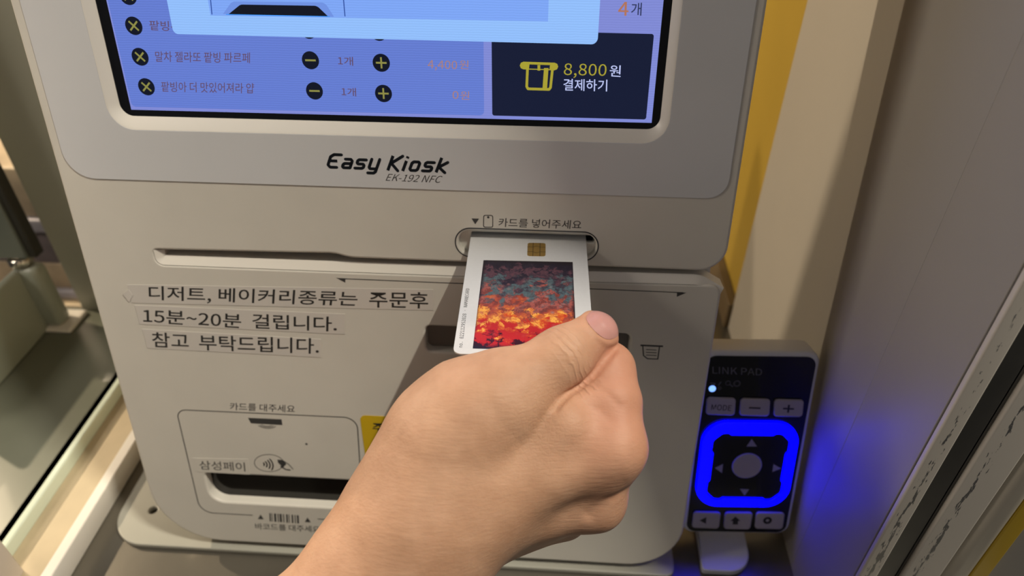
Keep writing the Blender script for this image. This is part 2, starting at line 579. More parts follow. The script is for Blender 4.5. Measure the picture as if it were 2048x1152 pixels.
lip0 = [p for i, p in enumerate(lip0) if i == 0 or np.linalg.norm(np.subtract(p, lip0[i - 1])) > 1e-4]
l0, l1 = inset(lip0, -0.7), inset(lip0, CH)
lim = len(lip0)
ups = [min(q[1], np.interp(q[0], [p[0] for p in up], [p[1] for p in up]) - 0.8) for q in l1]
l1 = [(q[0], y_) for q, y_ in zip(l1, ups)]
lv = np.array([(p[0], p[1], 0.0) for p in l0] + [(p[0], p[1], -0.15) for p in lip0] + [(p[0], p[1], -2.1) for p in l1] + [(p[0], p[1], -12.0) for p in l1])
lf = [(k * lim + i, k * lim + i + 1, (k + 1) * lim + i + 1, (k + 1) * lim + i) for k in (1, 2) for i in range(lim - 1)]
part('slot_lip', KF, [(lv, lf)], M['white'], kiosk, 30)['label'] = 'cream sloping lip under the swipe groove'

# bezel overlay around the screen, raised a little
ovl = rpoly([(UL + 4.6, KP(300, 361)[1]), (UR - 4.2, KP(1450, 398)[1]), (UR - 4.2, VT - 5), (UL + 4.6, VT - 5)], [13, 9, 12, 12], 10)
so = rrect((SOL + SOR) / 2, (SOB + 467) / 2, SOR - SOL, 467 - SOB, 11, 10)
part('bezel', KF, [slab([ovl, so], -0.3, 0.4, 0.25, 3)], M['overlay'], kiosk, 45)['label'] = 'glossy white bezel'
# sloping inner frame down to the glass
n_ = len(so)
si = rrect((SCL + SCR_) / 2, (SCB + 462) / 2, SCR_ - SCL - 1.0, 462 - SCB - 1.0, 5.5, 10)
so2 = rrect((SOL + SOR) / 2, (SOB + 467) / 2, SOR - SOL - 2.4, 467 - SOB - 2.4, 10, 10)
fv = np.array([(p[0], p[1], 0.36) for p in so] + [(p[0], p[1], -0.1) for p in so2] + [(p[0], p[1], -2.6) for p in si] + [(p[0], p[1], -6) for p in si])
ff = [(k * n_ + i, k * n_ + (i + 1) % n_, (k + 1) * n_ + (i + 1) % n_, (k + 1) * n_ + i) for k in range(3) for i in range(n_)]
part('screen_frame', KF, [(fv, ff)], M['white'], kiosk, 30)['label'] = 'sloping cream frame around the glass'

# ---- display
screen = part('screen', KF, [slab([rrect((SCL + SCR_) / 2, (SCB + 462) / 2, SCR_ - SCL + 2, 462 - SCB + 2, 5)], -8, -3.0, 0.2)], M['black'], kiosk, 45)
screen['label'] = 'black framed touch screen showing the order in blue'
WS = -2.95


def S(x, y, k=0):
    return KF.uv(x, y, WS + 0.04 * k)


c_bg, c_list, c_pop, c_pop2 = ui('lavender', (128, 138, 212), lines=0.05), ui('blue', (100, 124, 208), lines=0.07), ui('light_blue', (146, 190, 250), lines=0.05), ui('mid_blue', (126, 166, 244), lines=0.05)
c_dark, c_pay = ui('dark', (12, 18, 34)), ui('navy', (20, 27, 52))
c_brown, c_olive, c_yel, c_or, c_wht, c_num = ui('brown', (98, 74, 100)), ui('olive', (140, 138, 70)), ui('yellow', (168, 158, 52)), ui('orange', (176, 116, 92)), ui('pale', (190, 200, 245)), ui('mauve', (170, 126, 118))
LB = S(262, 219)
UB = (S(1312, 251)[0], 0)
disp = rpoly([(S(258, 217)[0], S(258, 217)[1]), (S(1306, 249)[0], S(1306, 249)[1]), (S(1330, 0)[0], 455), (S(205, 0)[0] - 0.0, 455)], 0)
LFT, RGT, BOT = S(262, 217)[0], S(1303, 248)[0], S(800, 233)[1]
part('picture_area', KF, [slab([[(LFT, BOT), (RGT, BOT), (RGT, 456), (LFT, 456)]], WS - 0.2, WS)], c_bg, screen)
LR = S(968, 200)[0]
part('order_list', KF, [flat(rpoly([(S(290, 214)[0] - 6, S(290, 214)[1]), (LR, S(968, 231)[1]), (LR, 300), (S(290, 214)[0] - 6, 300)], 2), WS + 0.03)], c_list, screen)


def disc(px, r=19.0):
    c = S(*px); rr = r * 0.195
    return c, rr


def pm_button(name, px, glyph, r=19.0):
    c, rr = disc(px, r)
    ps = [(*flat(circle(c[0], c[1], rr), WS + 0.06), 0)]
    L = rr * 0.62
    g = {'x': [[(-L * .8, -L * .8), (L * .8, L * .8)], [(-L * .8, L * .8), (L * .8, -L * .8)]], '-': [[(-L, 0), (L, 0)]], '+': [[(-L, 0), (L, 0)], [(0, -L), (0, L)]]}[glyph]
    for i, s in enumerate(g):
        ps.append((*stroke([(c[0] + a, c[1] + b) for a, b in s], 0.75, WS + 0.09 + 0.01 * i, caps=False), 1))
    return part(name, KF, ps, [c_dark, c_olive], screen)


for p in ((256, -9), (267.7, 51.7), (280.4, 113.6), (293, 173.6)):
    pm_button('remove_button', p, 'x')
for p in ((617, 59), (621, 120.6), (629, 181.8)):
    pm_button('minus_button', p, '-')
for p in ((757.7, 63), (762.6, 125.6), (767, 187)):
    pm_button('plus_button', p, '+')


def stext(name, body, bl, br, tl, m, bold=0.0, k=2, **kw):
    return part(name, KF, [text(body, S(*bl, k), S(*br, k), S(*tl, k), WS + 0.04 * k, bold=bold, **kw)], m, screen)


stext('item_lettering', '팥빙수', (299.5, 60.5), (362, 63), (298, 40.5), c_brown, 0.004)
stext('item_lettering', '말차 젤라또 팥빙 파르페', (311, 123.5), (499.7, 126.4), (310, 102.5), c_brown, 0.004)
stext('item_lettering', '팥빙아 더 맛있어져라 얍', (323, 183.5), (508, 187), (322, 163), c_brown, 0.004)
stext('count_lettering', '1개', (676.5, 130), (706.5, 131.5), (675.5, 112.5), c_brown, 0.006)
stext('count_lettering', '1개', (683.5, 191.5), (712.5, 193), (682.5, 174.5), c_brown, 0.006)
stext('price_lettering', '4,400', (855.5, 140.5), (914, 142.5), (855.5, 120), c_num)
stext('price_lettering', '원', (919, 137.5), (937, 138.5), (919, 120), c_num)
stext('price_lettering', '0', (905, 197.5), (917, 198), (905, 182), c_num)
stext('price_lettering', '원', (921, 199), (938.5, 199.8), (921, 182), c_num)
stext('total_lettering', '4', (1236, 31), (1256.7, 31.6), (1237, 3.5), c_or, 0.01)
stext('total_lettering', '개', (1261.7, 31), (1282.6, 31.5), (1263, 5), ui('slate', (50, 58, 96)), 0.008)
# pay button
pb = part('pay_button', KF, [flat(rpoly([S(984.5, 231), S(1292, 239), S(1308, 68), S(983, 60)], 1.0), WS + 0.05)], c_pay, screen)
stext('pay_lettering', '8,800', (1127.0, 155.5), (1211.8, 157.5), (1128.5, 126.5), c_yel, 0.0, 3)
stext('pay_lettering', '원', (1219, 152.5), (1241, 154), (1220, 129.5), c_wht, 0.006, 3)
stext('pay_lettering', '결제하기', (1126.8, 181), (1214, 183), (1127, 157.5), c_wht, 0.006, 3)
ic = [stroke([S(1047, 131), S(1109, 133)], 3.1, WS + 0.11), stroke([S(1055, 136), S(1053.5, 173), S(1056, 177.5), S(1098, 178.8), S(1101, 175), S(1105, 137)], 1.1, WS + 0.12),
      flat([S(1088, 136), S(1085, 178), S(1094, 178.3), S(1097, 136)], WS + 0.13), flat([S(1075, 130), S(1075, 141), S(1080.5, 141), S(1080.5, 130)], WS + 0.14)]
ic2 = [(*flat([S(1059, 128.7), S(1058, 137), S(1099, 138.5), S(1100, 130.2)], WS + 0.115), 1)]
part('card_icon', KF, [(*a, 0) for a in ic[:2]] + ic2 + [(*a, 0) for a in ic[2:]], [c_yel, c_pay], screen)
# popup window over the list
po = rpoly([S(347, 68, 5), S(1195, 89, 5), (S(1197, 40, 5)[0] + 0.2, 300), (S(343, 40, 5)[0] - 1.2, 300)], [2.2, 2.6, 0, 0])
pw = [(*slab([po], WS + 0.16, WS + 0.2), 0),
      (*flat([S(421, 31, 5), S(1096, 43, 5), (S(1096, 43, 5)[0], 300), (S(421, 31, 5)[0], 300)], WS + 0.23), 1),
      (*flat(rpoly([S(446, 28, 5), S(668, 33.5, 5), S(650, 5, 5), S(464, 3, 5)], [0, 0, 3, 3]), WS + 0.25), 2),
      (*flat(rpoly([S(457, 28.5, 5), S(656, 32.5, 5), S(634, 11.5, 5), S(481, 9, 5)], [0, 0, 3, 3]), WS + 0.28), 3),
      (*stroke([S(421, -4, 5), S(424, 28, 5)], 0.45, WS + 0.28), 4), (*stroke([S(687, -3, 5), S(690, 32, 5)], 0.45, WS + 0.28), 4),
      (*stroke([S(452, 28.9, 5), S(660, 33.2, 5)], 0.3, WS + 0.29, caps=False), 5)]
part('popup_window', KF, pw, [c_pop, c_pop2, ui('grey_blue', (112, 146, 226)), ui('black_blue', (14, 18, 30)), ui('steel_blue', (52, 82, 160)), ui('sky', (60, 150, 250))], screen)

# ---- lettering on the bezel: two lines of logo
WL = 0.44
L0, L1, L2 = (np.array(KF.uv(*p, WL)) for p in ((652, 336), (889, 345.5), (653.5, 306.5)))
GL = {'E': (.62, [[(.64, .93), (.22, .93), (.06, .78), (.06, .22), (.22, .07), (.60, .07)], [(.06, .5), (.52, .5)]]),
      'a': (.52, [[(.08, .65), (.40, .65), (.50, .55), (.50, .07), (.12, .07), (.05, .14), (.05, .28), (.12, .36), (.50, .36)]]),
      's': (.52, [[(.52, .65), (.12, .65), (.05, .58), (.05, .43), (.12, .36), (.42, .36), (.49, .29), (.49, .14), (.42, .07), (.02, .07)]]),
      'y': (.52, [[(.05, .72), (.05, .16), (.12, .07), (.50, .07)], [(.50, .72), (.50, -.12), (.42, -.22), (.08, -.22)]]),
      ' ': (.10, []),
      'K': (.62, [[(.07, 0), (.07, 1)], [(.62, 1), (.12, .50), (.64, 0)]]),
      'i': (.12, [[(.06, 0), (.06, .70)], [(.06, .86), (.06, 1.0)]]),
      'o': (.54, [[(.14, .07), (.42, .07), (.50, .16), (.50, .56), (.42, .65), (.14, .65), (.06, .56), (.06, .16), (.14, .07)]]),
      'k': (.54, [[(.06, 0), (.06, 1)], [(.50, .70), (.10, .36), (.56, 0)]])}
word = 'Easy Kiosk'
tot = sum(GL[ch][0] + .24 for ch in word) - .24
ps, x = [], 0.0
hgt = np.linalg.norm(L2 - L0)
for ch in word:
    wd, ss = GL[ch]
    for s in ss:
        q = [L0 + (L1 - L0) * ((x + a + .22 * b) / tot) + (L2 - L0) * b for a, b in s]
        ps.append(stroke(q, hgt * .20, WL, caps=False))
        ps.append(stroke([q_ for q_ in q], hgt * .20, WL, caps=len(s) > 2) if len(s) > 2 else stroke(q, hgt * .20, WL, caps=False))
    x += wd + .24
part('logo_lettering', KF, ps, M['ink'], kiosk)
part('model_lettering', KF, [ktext('EK-192 NFC', (771, 361.5), (882, 366), (774, 347.5), WL, shear=0.22)], M['ink2'], kiosk)

# ---- card slot
part('slot_outline', KF, [stroke(rrect(26.6, -1.3, 66.5, 14.5, 7.2, 14), 0.55, 0.06, closed=True)], M['ink'], kiosk)
slit = rrect(29.2, 0.9, 57.5, 3.4, 0.8)
part('slot_bezel', KF, [slab([rrect(pill_c[0], pill_c[1], pill_w + 1, pill_h + 1, 6), slit], -7.0, -4.0, 0.6)], M['bezel_clear'], kiosk, 45)['label'] = 'white translucent slot lip'
part('slot_interior', KF, [slab([rrect(27, 1, 62, 10, 2)], -13, -12.4)], M['void'], kiosk)
wi = 0.06
part('instruction_lettering', KF, [ktext('카드를 넣어주세요', (996.6, 453.5), (1161.9, 458.5), (997.6, 436), wi, bold=0.004)], M['ink2'], kiosk)
part('arrow_icon', KF, [flat([KP(943, 436.8), KP(950.6, 448.5), KP(958.3, 437.2)][::1], wi)], M['ink2'], kiosk)
a, b, c_, d = KP(967.5, 430.5), KP(985.5, 430.8), KP(985.5, 454.5), KP(967, 454.2)
part('insert_icon', KF, [stroke(rpoly([d, c_, b, a], 0.8), 0.4, wi, closed=True), flat(circle(*KP(976.5, 434.5), 0.55), wi)], M['ink2'], kiosk)
part('swipe_arrow', KF, [stroke([KP(680, 557), KP(1366, 585.2)], 0.45, wi, caps=False), flat([KP(672, 555.4), KP(690.8, 565.5), KP(690.8, 557.3)], wi), flat([KP(1354, 584.4), KP(1353.6, 593.6), KP(1373, 585.2)], wi)], M['ink2'], kiosk)

# ---- receipt outlet
part('receipt_outlet', KF, [slab([rrect((recL + KP(1259, 690)[0]) / 2, KP(1000, 684)[1], KP(1259, 690)[0] - recL + 2, 17, 2)], -13.1, -6.0)], mat('outlet_plastic', (0.16, 0.15, 0.135), 0.5), kiosk)
y0 = 690
part('receipt_icon', KF, [stroke([KP(1281, 690.5), KP(1326, 692.5)], 0.95, wi, caps=False), stroke([KP(1285.5, 692), KP(1287, 711), KP(1295, 717.3), KP(1315.5, 718), KP(1319, 693)], 0.6, wi),
                          *[stroke([KP(1292, y), KP(1313, y + 1)], 0.45, wi, caps=False) for y in (699, 704.5, 710)]], M['ink2'], kiosk)

# ---- printed label tape strips
for q, tx in ((((254, 569), (264, 605.5), (866.7, 620.5), (866.7, 579)), [('디저트, 베이커리종류는', (298, 603.5), (713, 616), (297, 571.5)), ('주문후', (738.5, 615), (856, 617.5), (738, 582.5))]),
              (((269.3, 610), (279.6, 648), (689.7, 668.5), (689.7, 628)), [('15분~20분', (286.5, 645), (482, 656.5), (285.5, 617.5)), ('걸립니다.', (505, 657), (673.5, 663.5), (504, 627.5))]),
              (((284.7, 658), (295, 696), (641.8, 714.5), (641.8, 678.5)), [('참고', (305, 694), (378, 697), (302.8, 664)), ('부탁드립니다.', (399, 700.5), (637.5, 708), (397, 669.5))])):
    st = part('label_strip', KF, [slab([[KP(*p) for p in q]], 0.02, 0.16)], M['tape'], kiosk)
    st['label'] = 'printed tape strip reading ' + ' '.join(t[0] for t in tx)
    for t in tx:
        part('label_lettering', KF, [ktext(t[0], t[1], t[2], t[3], 0.19, bold=0.010)], M['tape_ink'], st)
part('torn_corner', KF, [slab([[KP(246, 588), KP(258, 579), KP(266, 590), KP(259, 604)]], 0.17, 0.3)], M['tape'], kiosk)

# ---- contactless payment panel
q = [KP(352.5, 819), KP(714, 835.5), KP(727, 1043), KP(401, 1024.5)]
pl = rpoly([q[3], q[2], q[1], q[0]], [8, 8, 7, 5.5], 8)
# the printed outline stops either side of the barcode mark
gap0, gap1 = KP(505, 1031)[0], KP(636, 1039)[0]
run, cur = [], []
cl = pl + [pl[0]]
for i, (a, b) in enumerate(zip(cl[:-1], cl[1:])):
    seg = [(a, b)]
    if abs(a[1] - b[1]) < 4 and a[1] < q[3][1] + 3 and max(a[0], b[0]) > gap1 and min(a[0], b[0]) < gap0:
        f0, f1 = (gap0 - a[0]) / (b[0] - a[0]), (gap1 - a[0]) / (b[0] - a[0])
        seg = [(a, (gap0, a[1] + (b[1] - a[1]) * f0)), ((gap1, a[1] + (b[1] - a[1]) * f1), b)]
    run += seg
part('panel_outline', KF, [stroke(s, 0.55, wi) for s in run], M['ink2'], kiosk)
part('instruction_lettering', KF, [ktext('카드를 대주세요', (460, 820), (589.7, 825.5), (459.6, 805), wi, bold=0.004)], M['ink2'], kiosk)
lg = [flat([KP(496, 835.5), KP(502, 846.5), KP(565, 850), KP(563, 838.5)], wi)]
cx_, cy_ = KP(533, 846.5)
for r in (5.6, 4.4, 3.2):
    lg.append(stroke([(cx_ + r * 1.0 * math.cos(t), cy_ + r * .62 * math.sin(t)) for t in np.linspace(-2.6, -.55, 12)], 0.35, wi))
part('contactless_emblem', KF, lg, M['ink2'], kiosk)
part('dirt_spot', KF, [flat(circle(*KP(613, 888), 0.7), wi)], M['ink2'], kiosk)
st = part('label_strip', KF, [slab([[KP(384, 916), KP(392, 943), KP(500, 949), KP(496, 918)]], 0.02, 0.14)], M['housing'], kiosk)
st['label'] = 'small printed tape strip above the scanner window'
part('label_lettering', KF, [ktext('삼성페이', (400, 939), (491, 943), (397.5, 921), 0.17, bold=0.004)], M['ink2'], st)
# contactless mark: oval, four waves and a hand holding a card
ov = [KP(538 + 29 * math.cos(t) - 3 * math.sin(t), 926 + 17 * math.sin(t) + 2.5 * math.cos(t)) for t in np.linspace(0, 2 * math.pi, 36, endpoint=False)]
nf = [stroke(ov, 0.35, wi, closed=True)]
c0 = np.array(KP(523, 928))
for r in (1.6, 3.2, 4.9, 6.6):
    nf.append(stroke([(c0[0] + r * math.cos(t), c0[1] + r * 1.0 * math.sin(t)) for t in np.linspace(-.62, .62, 9)], 0.8, wi))
nf += [flat([KP(555, 919), KP(556, 925), KP(566, 935), KP(573, 928), KP(566, 920)][::1], wi), stroke([KP(566, 921), KP(578, 929), KP(586, 938)], 0.5, wi), stroke([KP(562, 933), KP(572, 939), KP(580, 940)], 0.9, wi)]
part('contactless_icon', KF, nf, M['ink2'], kiosk)
part('scanner_window', KF, [slab([rpoly([(wl - 1, wb - 1), (49, wb - 1), (49, wt + 1), (wl - 1, wt + 1)], 4)], -13.1, -6.0)], M['glassdark'], kiosk, 40)['label'] = 'dark barcode scanner window'
bars = []
xs = [539.7, 544, 549, 556, 560, 567, 573, 578, 584, 590, 594.5]
ws = [2.6, 1.6, 4, 2, 4.2, 2, 3.2, 1.6, 3, 2, 3.8]
for x_, w_ in zip(xs, ws):
    k = (x_ - 539.7) * .075
    bars.append(flat([KP(x_ - 1, 1026 + k), KP(x_, 1042.5 + k), KP(x_ + w_, 1042.7 + k), KP(x_ + w_ - 1, 1026.2 + k)], wi))
for c1 in ((521.7, 1034), (615.6, 1040)):
    bars.append(flat([KP(c1[0] - 6, c1[1] + 4), KP(c1[0] + 6, c1[1] + 4.5), KP(c1[0] - .5, c1[1] - 5)], wi))
part('barcode_icon', KF, bars, M['ink2'], kiosk)
part('instruction_lettering', KF, [ktext('바코드를 대주세요', (511, 1058.5), (640, 1065), (509.8, 1046), wi, bold=0.004)], M['ink2'], kiosk)
ys = part('warning_sticker', KF, [slab([rpoly([KP(731, 915), KP(850, 921), KP(842, 836), KP(719.5, 830)], 3)], 0.02, 0.15)], M['yellow'], kiosk)
ys['label'] = 'yellow sticker half hidden by the arm'
part('sticker_lettering', KF, [ktext('주의', (746, 865), (792, 867), (744, 845), 0.18, bold=0.012)], M['tape_ink'], ys)

# ---- base plate under the kiosk
x0b, x1b = -229.5, 118.0
bp = rpoly([(x0b, -43.5), (x1b, -43.5), (x1b, 110), (x0b, 110)], [24, 6, 20, 20], 12)
hole = circle(*world_px(306, 1020, 4)[:2], 2.6, 20)
part('base_plate', WF, [slab([bp, hole], 0.2, 4, 0.9)], M['plate'], kiosk, 45)
stand = rpoly([(-130, -2), (60, -2), (60, 70), (-130, 70)], 10)
part('stand_neck', WF, [slab([stand], 3.6, 36, 2)], M['housing'], kiosk, 45)

# ================================================================== keypad
pad = thing('accessibility_keypad', 'black and white keypad with glowing blue ring standing by the right wall', 'keypad', (153, 10, 0))
PWd, PH = 58.5, 116.0
part('case', PF, [slab([rrect(0, 0.6, PWd + 4.5, PH + 4.5, 7, 10)], -17, -0.4, 2.2, 4)], M['overlay'], pad, 45)
part('face_plate', PF, [slab([rrect(0, 0, PWd, PH, 5.5, 10)], -0.6, 0.0, 0.2)], M['black'], pad, 45)
btn = mat('grey_button', (0.36, 0.33, 0.33), 0.4)
pk = mat('button_print', (0.015, 0.015, 0.015), 0.5)
pw_ = mat('pad_print', (0.10, 0.10, 0.11), 0.5)
pg = mat('pad_arrow', (0.26, 0.24, 0.26), 0.5)


def pbtn(name, quad, glyph):
    lp = rpoly([PF.uv(*p, 1.4) for p in quad], 2.0, 6)
    b_ = part(name, PF, [slab([lp], -0.1, 1.5, 0.6)], btn, pad, 45)
    g = glyph() if callable(glyph) else glyph
    part('button_mark', PF, g, pk, b_)
    return b_


def pt(x, y, w=1.55):
    return PF.uv(x, y, w)


pbtn('mode_button', [(1411.5, 829.5), (1469.5, 832), (1472, 797), (1414, 795)], [ktext('MODE', (1422, 820), (1462, 822), (1423.5, 808.5), 1.55, fr=PF, bold=0.01)])
pbtn('minus_button', [(1479, 831.5), (1538.5, 833.5), (1541, 799), (1481.5, 797)], [stroke([pt(1498, 815.5), pt(1521, 816.5)], 1.0, 1.55, caps=False)])
pbtn('plus_button', [(1547.5, 833.5), (1605, 834.5), (1608.5, 801), (1549, 799)], [stroke([pt(1566, 817), pt(1588, 818)], 1.0, 1.55, caps=False), stroke([pt(1578, 809.5), pt(1576, 825.5)], 1.1, 1.56, caps=False)])
pbtn('back_button', [(1383.5, 1056), (1438, 1058), (1442, 1025), (1387, 1024)], [flat([pt(1399, 1041), pt(1412, 1048), pt(1413, 1034)], 1.55)])
pbtn('home_button', [(1447.5, 1058.5), (1500.5, 1059.5), (1506, 1025.5), (1450, 1025)], [flat([pt(1461, 1042), pt(1466, 1042), pt(1465, 1049), pt(1476, 1049), pt(1476, 1042), pt(1481, 1042), pt(1471, 1033)], 1.55)])
pbtn('settings_button', [(1509.5, 1058), (1565.5, 1059), (1570, 1026), (1513, 1025)], [stroke([(pt(1535, 1041)[0] + 1.8 * math.cos(t), pt(1535, 1041)[1] + 1.8 * math.sin(t)) for t in np.linspace(0, 6.28, 18)], 1.5, 1.55)])
# glowing ring with a notched inner outline
RW = 2.2
ro = [PF.uv(1398.5, 930, RW)[0], PF.uv(1589, 930, RW)[0], PF.uv(1495, 845.5, RW)[1], PF.uv(1490, 1014, RW)[1]]
rn = [PF.uv(1420, 930, RW)[0], PF.uv(1574, 920, RW)[0], PF.uv(1500, 868, RW)[1], PF.uv(1490, 1000.5, RW)[1]]
ring_out = rrect((ro[0] + ro[1]) / 2, (ro[2] + ro[3]) / 2, ro[1] - ro[0], ro[2] - ro[3], 13.5, 12)
rcx, rcy = (rn[0] + rn[1]) / 2, (rn[2] + rn[3]) / 2
ri = []
a_, b2 = (rn[1] - rn[0]) / 2, (rn[2] - rn[3]) / 2     # half sizes of the opening
nx, ny, e = 13.0, 10.5, 1.1
half = [(-nx + 1.5, b2 - e), (nx - 1.5, b2 - e), (nx, b2), (a_ - 5, b2), (a_, b2 - 5), (a_, ny), (a_ - e, ny - 1.5), (a_ - e, -ny + 1.5), (a_, -ny), (a_, -b2 + 5), (a_ - 5, -b2), (nx, -b2),
        (nx - 1.5, -b2 + e), (-nx + 1.5, -b2 + e), (-nx, -b2), (-a_ + 5, -b2), (-a_, -b2 + 5), (-a_, -ny), (-a_ + e, -ny + 1.5), (-a_ + e, ny - 1.5), (-a_, ny), (-a_, b2 - 5), (-a_ + 5, b2), (-nx, b2)]
rad_ = [0.6, 0.6, 0.6, 4, 4, 0.6, 0.6, 0.6, 0.6, 4, 4, 0.6] * 2
ring_in = rpoly([(p[0] + rcx, p[1] + rcy) for p in half], rad_, 4)
led = mat('blue_led_ring', (0.0, 0.0, 0.02), 0.4, emit=(0.0, 0.0, 1.0))
led.node_tree.nodes['Principled BSDF'].inputs['Emission Strength'].default_value = 8.0
rg = part('light_ring', PF, [slab([ring_out, ring_in], -0.1, 2.2, 0.4)], led, pad, 45)
rg['label'] = 'glowing blue ring'
part('direction_pad', PF, [slab([ring_in], -0.1, 1.2, 0.1)], M['black'], pad, 45)
for tri in (((1493, 893), (1514, 893), (1503.5, 878)), ((1444, 946), (1446, 928), (1430, 936)), ((1544.5, 944), (1562, 937), (1547, 928)), ((1480, 978), (1489, 991), (1498.5, 978.5))):
    part('direction_arrow', PF, [flat([PF.uv(*p, 1.25) for p in tri], 1.26)], pg, pad)
part('center_button', PF, [slab([circle(PF.uv(1494, 932, 1.6)[0], PF.uv(1494, 932, 1.6)[1], 8.4, 40)], 0, 1.9, 0.7)], btn, pad, 45)
part('pad_lettering', PF, [ktext('LINK PAD', (1425, 747), (1524, 751), (1425, 733.5), 0.06, fr=PF, bold=0.0)], pw_, pad)
ics = [stroke([PF.uv(1421, 766), PF.uv(1430, 767), PF.uv(1427, 771)], 0.6, .06), stroke([PF.uv(1437, 770), PF.uv(1442, 764)], .6, .06),
       stroke([(PF.uv(1456, 766)[0] + 1.3 * math.cos(t), PF.uv(1456, 766)[1] + 1.3 * math.sin(t)) for t in np.linspace(0, 6.28, 14)], .4, .06), stroke([PF.uv(1460, 769), PF.uv(1465, 773)], .6, .06),
       stroke([(PF.uv(1474, 767)[0] + 1.6 * math.cos(t), PF.uv(1474, 767)[1] + 1.6 * math.sin(t)) for t in np.linspace(0, 6.28, 14)], .8, .06)]
part('status_icon', PF, ics, pw_, pad)
part('indicator_light', PF, [slab([circle(*PF.uv(1424.5, 777), 1.9, 20)], -0.1, 0.5, 0.2)], mat('indicator_led', (0.3, 0.5, 0.9), 0.3, emit=(0.30, 0.62, 1.6)), pad, 45)['label'] = 'lit pale blue indicator light'
part('indicator_light', PF, [slab([circle(*PF.uv(1439, 776), 1.2, 16)], -0.1, 0.3, 0.1)], M['slot_dark'], pad, 45)['label'] = 'unlit indicator light'
# stand: rounded foot plate and bracket
ft = rpoly([(136.5, 6), (164, 6), (164, -40), (136.5, -40)][::-1], [2, 13, 4, 4], 10)
part('foot', WF, [slab([rpoly([(134, -39), (163.5, -39), (163.5, 60), (134, 60)], [2, 14, 4, 4], 10), circle(137.5, -11, 2.2, 16)], 0.2, 5, 1)], M['overlay'], pad, 45)
part('bracket', WF, [box(140, 160, 12, 22, 4.5, 40, 1.5)], M['overlay'], pad, 45)

# ================================================================== bank card
art = mat('card_print', (0.1, 0.1, 0.1), 0.35)
nt = art.node_tree
tc = nt.nodes.new('ShaderNodeTexCoord')
mp = nt.nodes.new('ShaderNodeMapping')
nz = nt.nodes.new('ShaderNodeTexNoise'); nz.inputs['Scale'].default_value = 75; nz.inputs['Detail'].default_value = 9; nz.inputs['Roughness'].default_value = 0.82; nz.inputs['Distortion'].default_value = 0.3
nt.links.new(tc.outputs['Object'], nz.inputs['Vector'])
sx = nt.nodes.new('ShaderNodeSeparateXYZ')
nt.links.new(tc.outputs['Generated'], sx.inputs[0])
a1 = nt.nodes.new('ShaderNodeMath'); a1.operation = 'MULTIPLY_ADD'; a1.inputs[1].default_value = 0.80
nt.links.new(nz.outputs['Fac'], a1.inputs[0])
a0 = nt.nodes.new('ShaderNodeMath'); a0.operation = 'SUBTRACT'; a0.inputs[1].default_value = 0.40
nt.links.new(sx.outputs['Y'], a0.inputs[0]); nt.links.new(a0.outputs[0], a1.inputs[2])
r1 = nt.nodes.new('ShaderNodeValToRGB')
cols = [(0.0, (0.03, 0.002, 0.004)), (0.06, (0.42, 0.012, 0.012)), (0.19, (0.42, 0.015, 0.01)), (0.25, (0.58, 0.12, 0.015)), (0.30, (0.80, 0.42, 0.07)), (0.345, (0.50, 0.12, 0.03)), (0.39, (0.40, 0.08, 0.03)), (0.44, (0.30, 0.05, 0.03)),
        (0.50, (0.10, 0.03, 0.03)), (0.55, (0.40, 0.10, 0.08)), (0.60, (0.06, 0.05, 0.06)), (0.67, (0.08, 0.13, 0.15)), (0.73, (0.03, 0.02, 0.035)), (0.80, (0.12, 0.05, 0.07)), (0.86, (0.02, 0.015, 0.03)), (1.0, (0.014, 0.010, 0.022))]
els = r1.color_ramp.elements
els[0].position, els[0].color = cols[0][0], (*cols[0][1], 1)
els[1].position, els[1].color = cols[-1][0], (*cols[-1][1], 1)
for p_, c_ in cols[1:-1]:
    e_ = els.new(p_); e_.color = (*c_, 1)
vc = nt.nodes.new('ShaderNodeTexVoronoi'); vc.inputs['Scale'].default_value = 300; vc.inputs['Randomness'].default_value = 1.0
dst = nt.nodes.new('ShaderNodeMixRGB'); dst.inputs[0].default_value = 0.012
nt.links.new(tc.outputs['Object'], dst.inputs[1]); nt.links.new(nz.outputs['Color'], dst.inputs[2])
nt.links.new(dst.outputs[0], vc.inputs['Vector'])
vsep = nt.nodes.new('ShaderNodeSeparateColor'); nt.links.new(vc.outputs['Color'], vsep.inputs[0])
va = nt.nodes.new('ShaderNodeMath'); va.operation = 'MULTIPLY_ADD'; va.inputs[1].default_value = 0.26; va.inputs[2].default_value = -0.13
nt.links.new(vsep.outputs[0], va.inputs[0])
vadd = nt.nodes.new('ShaderNodeMath'); vadd.operation = 'ADD'
nt.links.new(a1.outputs[0], vadd.inputs[0]); nt.links.new(va.outputs[0], vadd.inputs[1])
nt.links.new(vadd.outputs[0], r1.inputs[0])
# small scattered light and dark flecks, warm on the left and cool on the right
vo = nt.nodes.new('ShaderNodeTexVoronoi'); vo.inputs['Scale'].default_value = 330
nt.links.new(tc.outputs['Object'], vo.inputs['Vector'])
vr = nt.nodes.new('ShaderNodeValToRGB')
vr.color_ramp.elements[0].position = 0.12; vr.color_ramp.elements[0].color = (1, 1, 1, 1)
vr.color_ramp.elements[1].position = 0.42; vr.color_ramp.elements[1].color = (0, 0, 0, 1)
nt.links.new(vo.outputs['Distance'], vr.inputs[0])
hx = nt.nodes.new('ShaderNodeMixRGB'); hx.inputs[1].default_value = (0.42, 0.13, 0.10, 1); hx.inputs[2].default_value = (0.16, 0.24, 0.26, 1)
nt.links.new(sx.outputs['X'], hx.inputs[0])
fm_ = nt.nodes.new('ShaderNodeValToRGB')   # where flecks appear along the length
for p_, v_ in ((0.30, 0.25), (0.52, 0.85), (0.70, 0.5)):
    e_ = fm_.color_ramp.elements.new(p_); e_.color = (v_, v_, v_, 1)
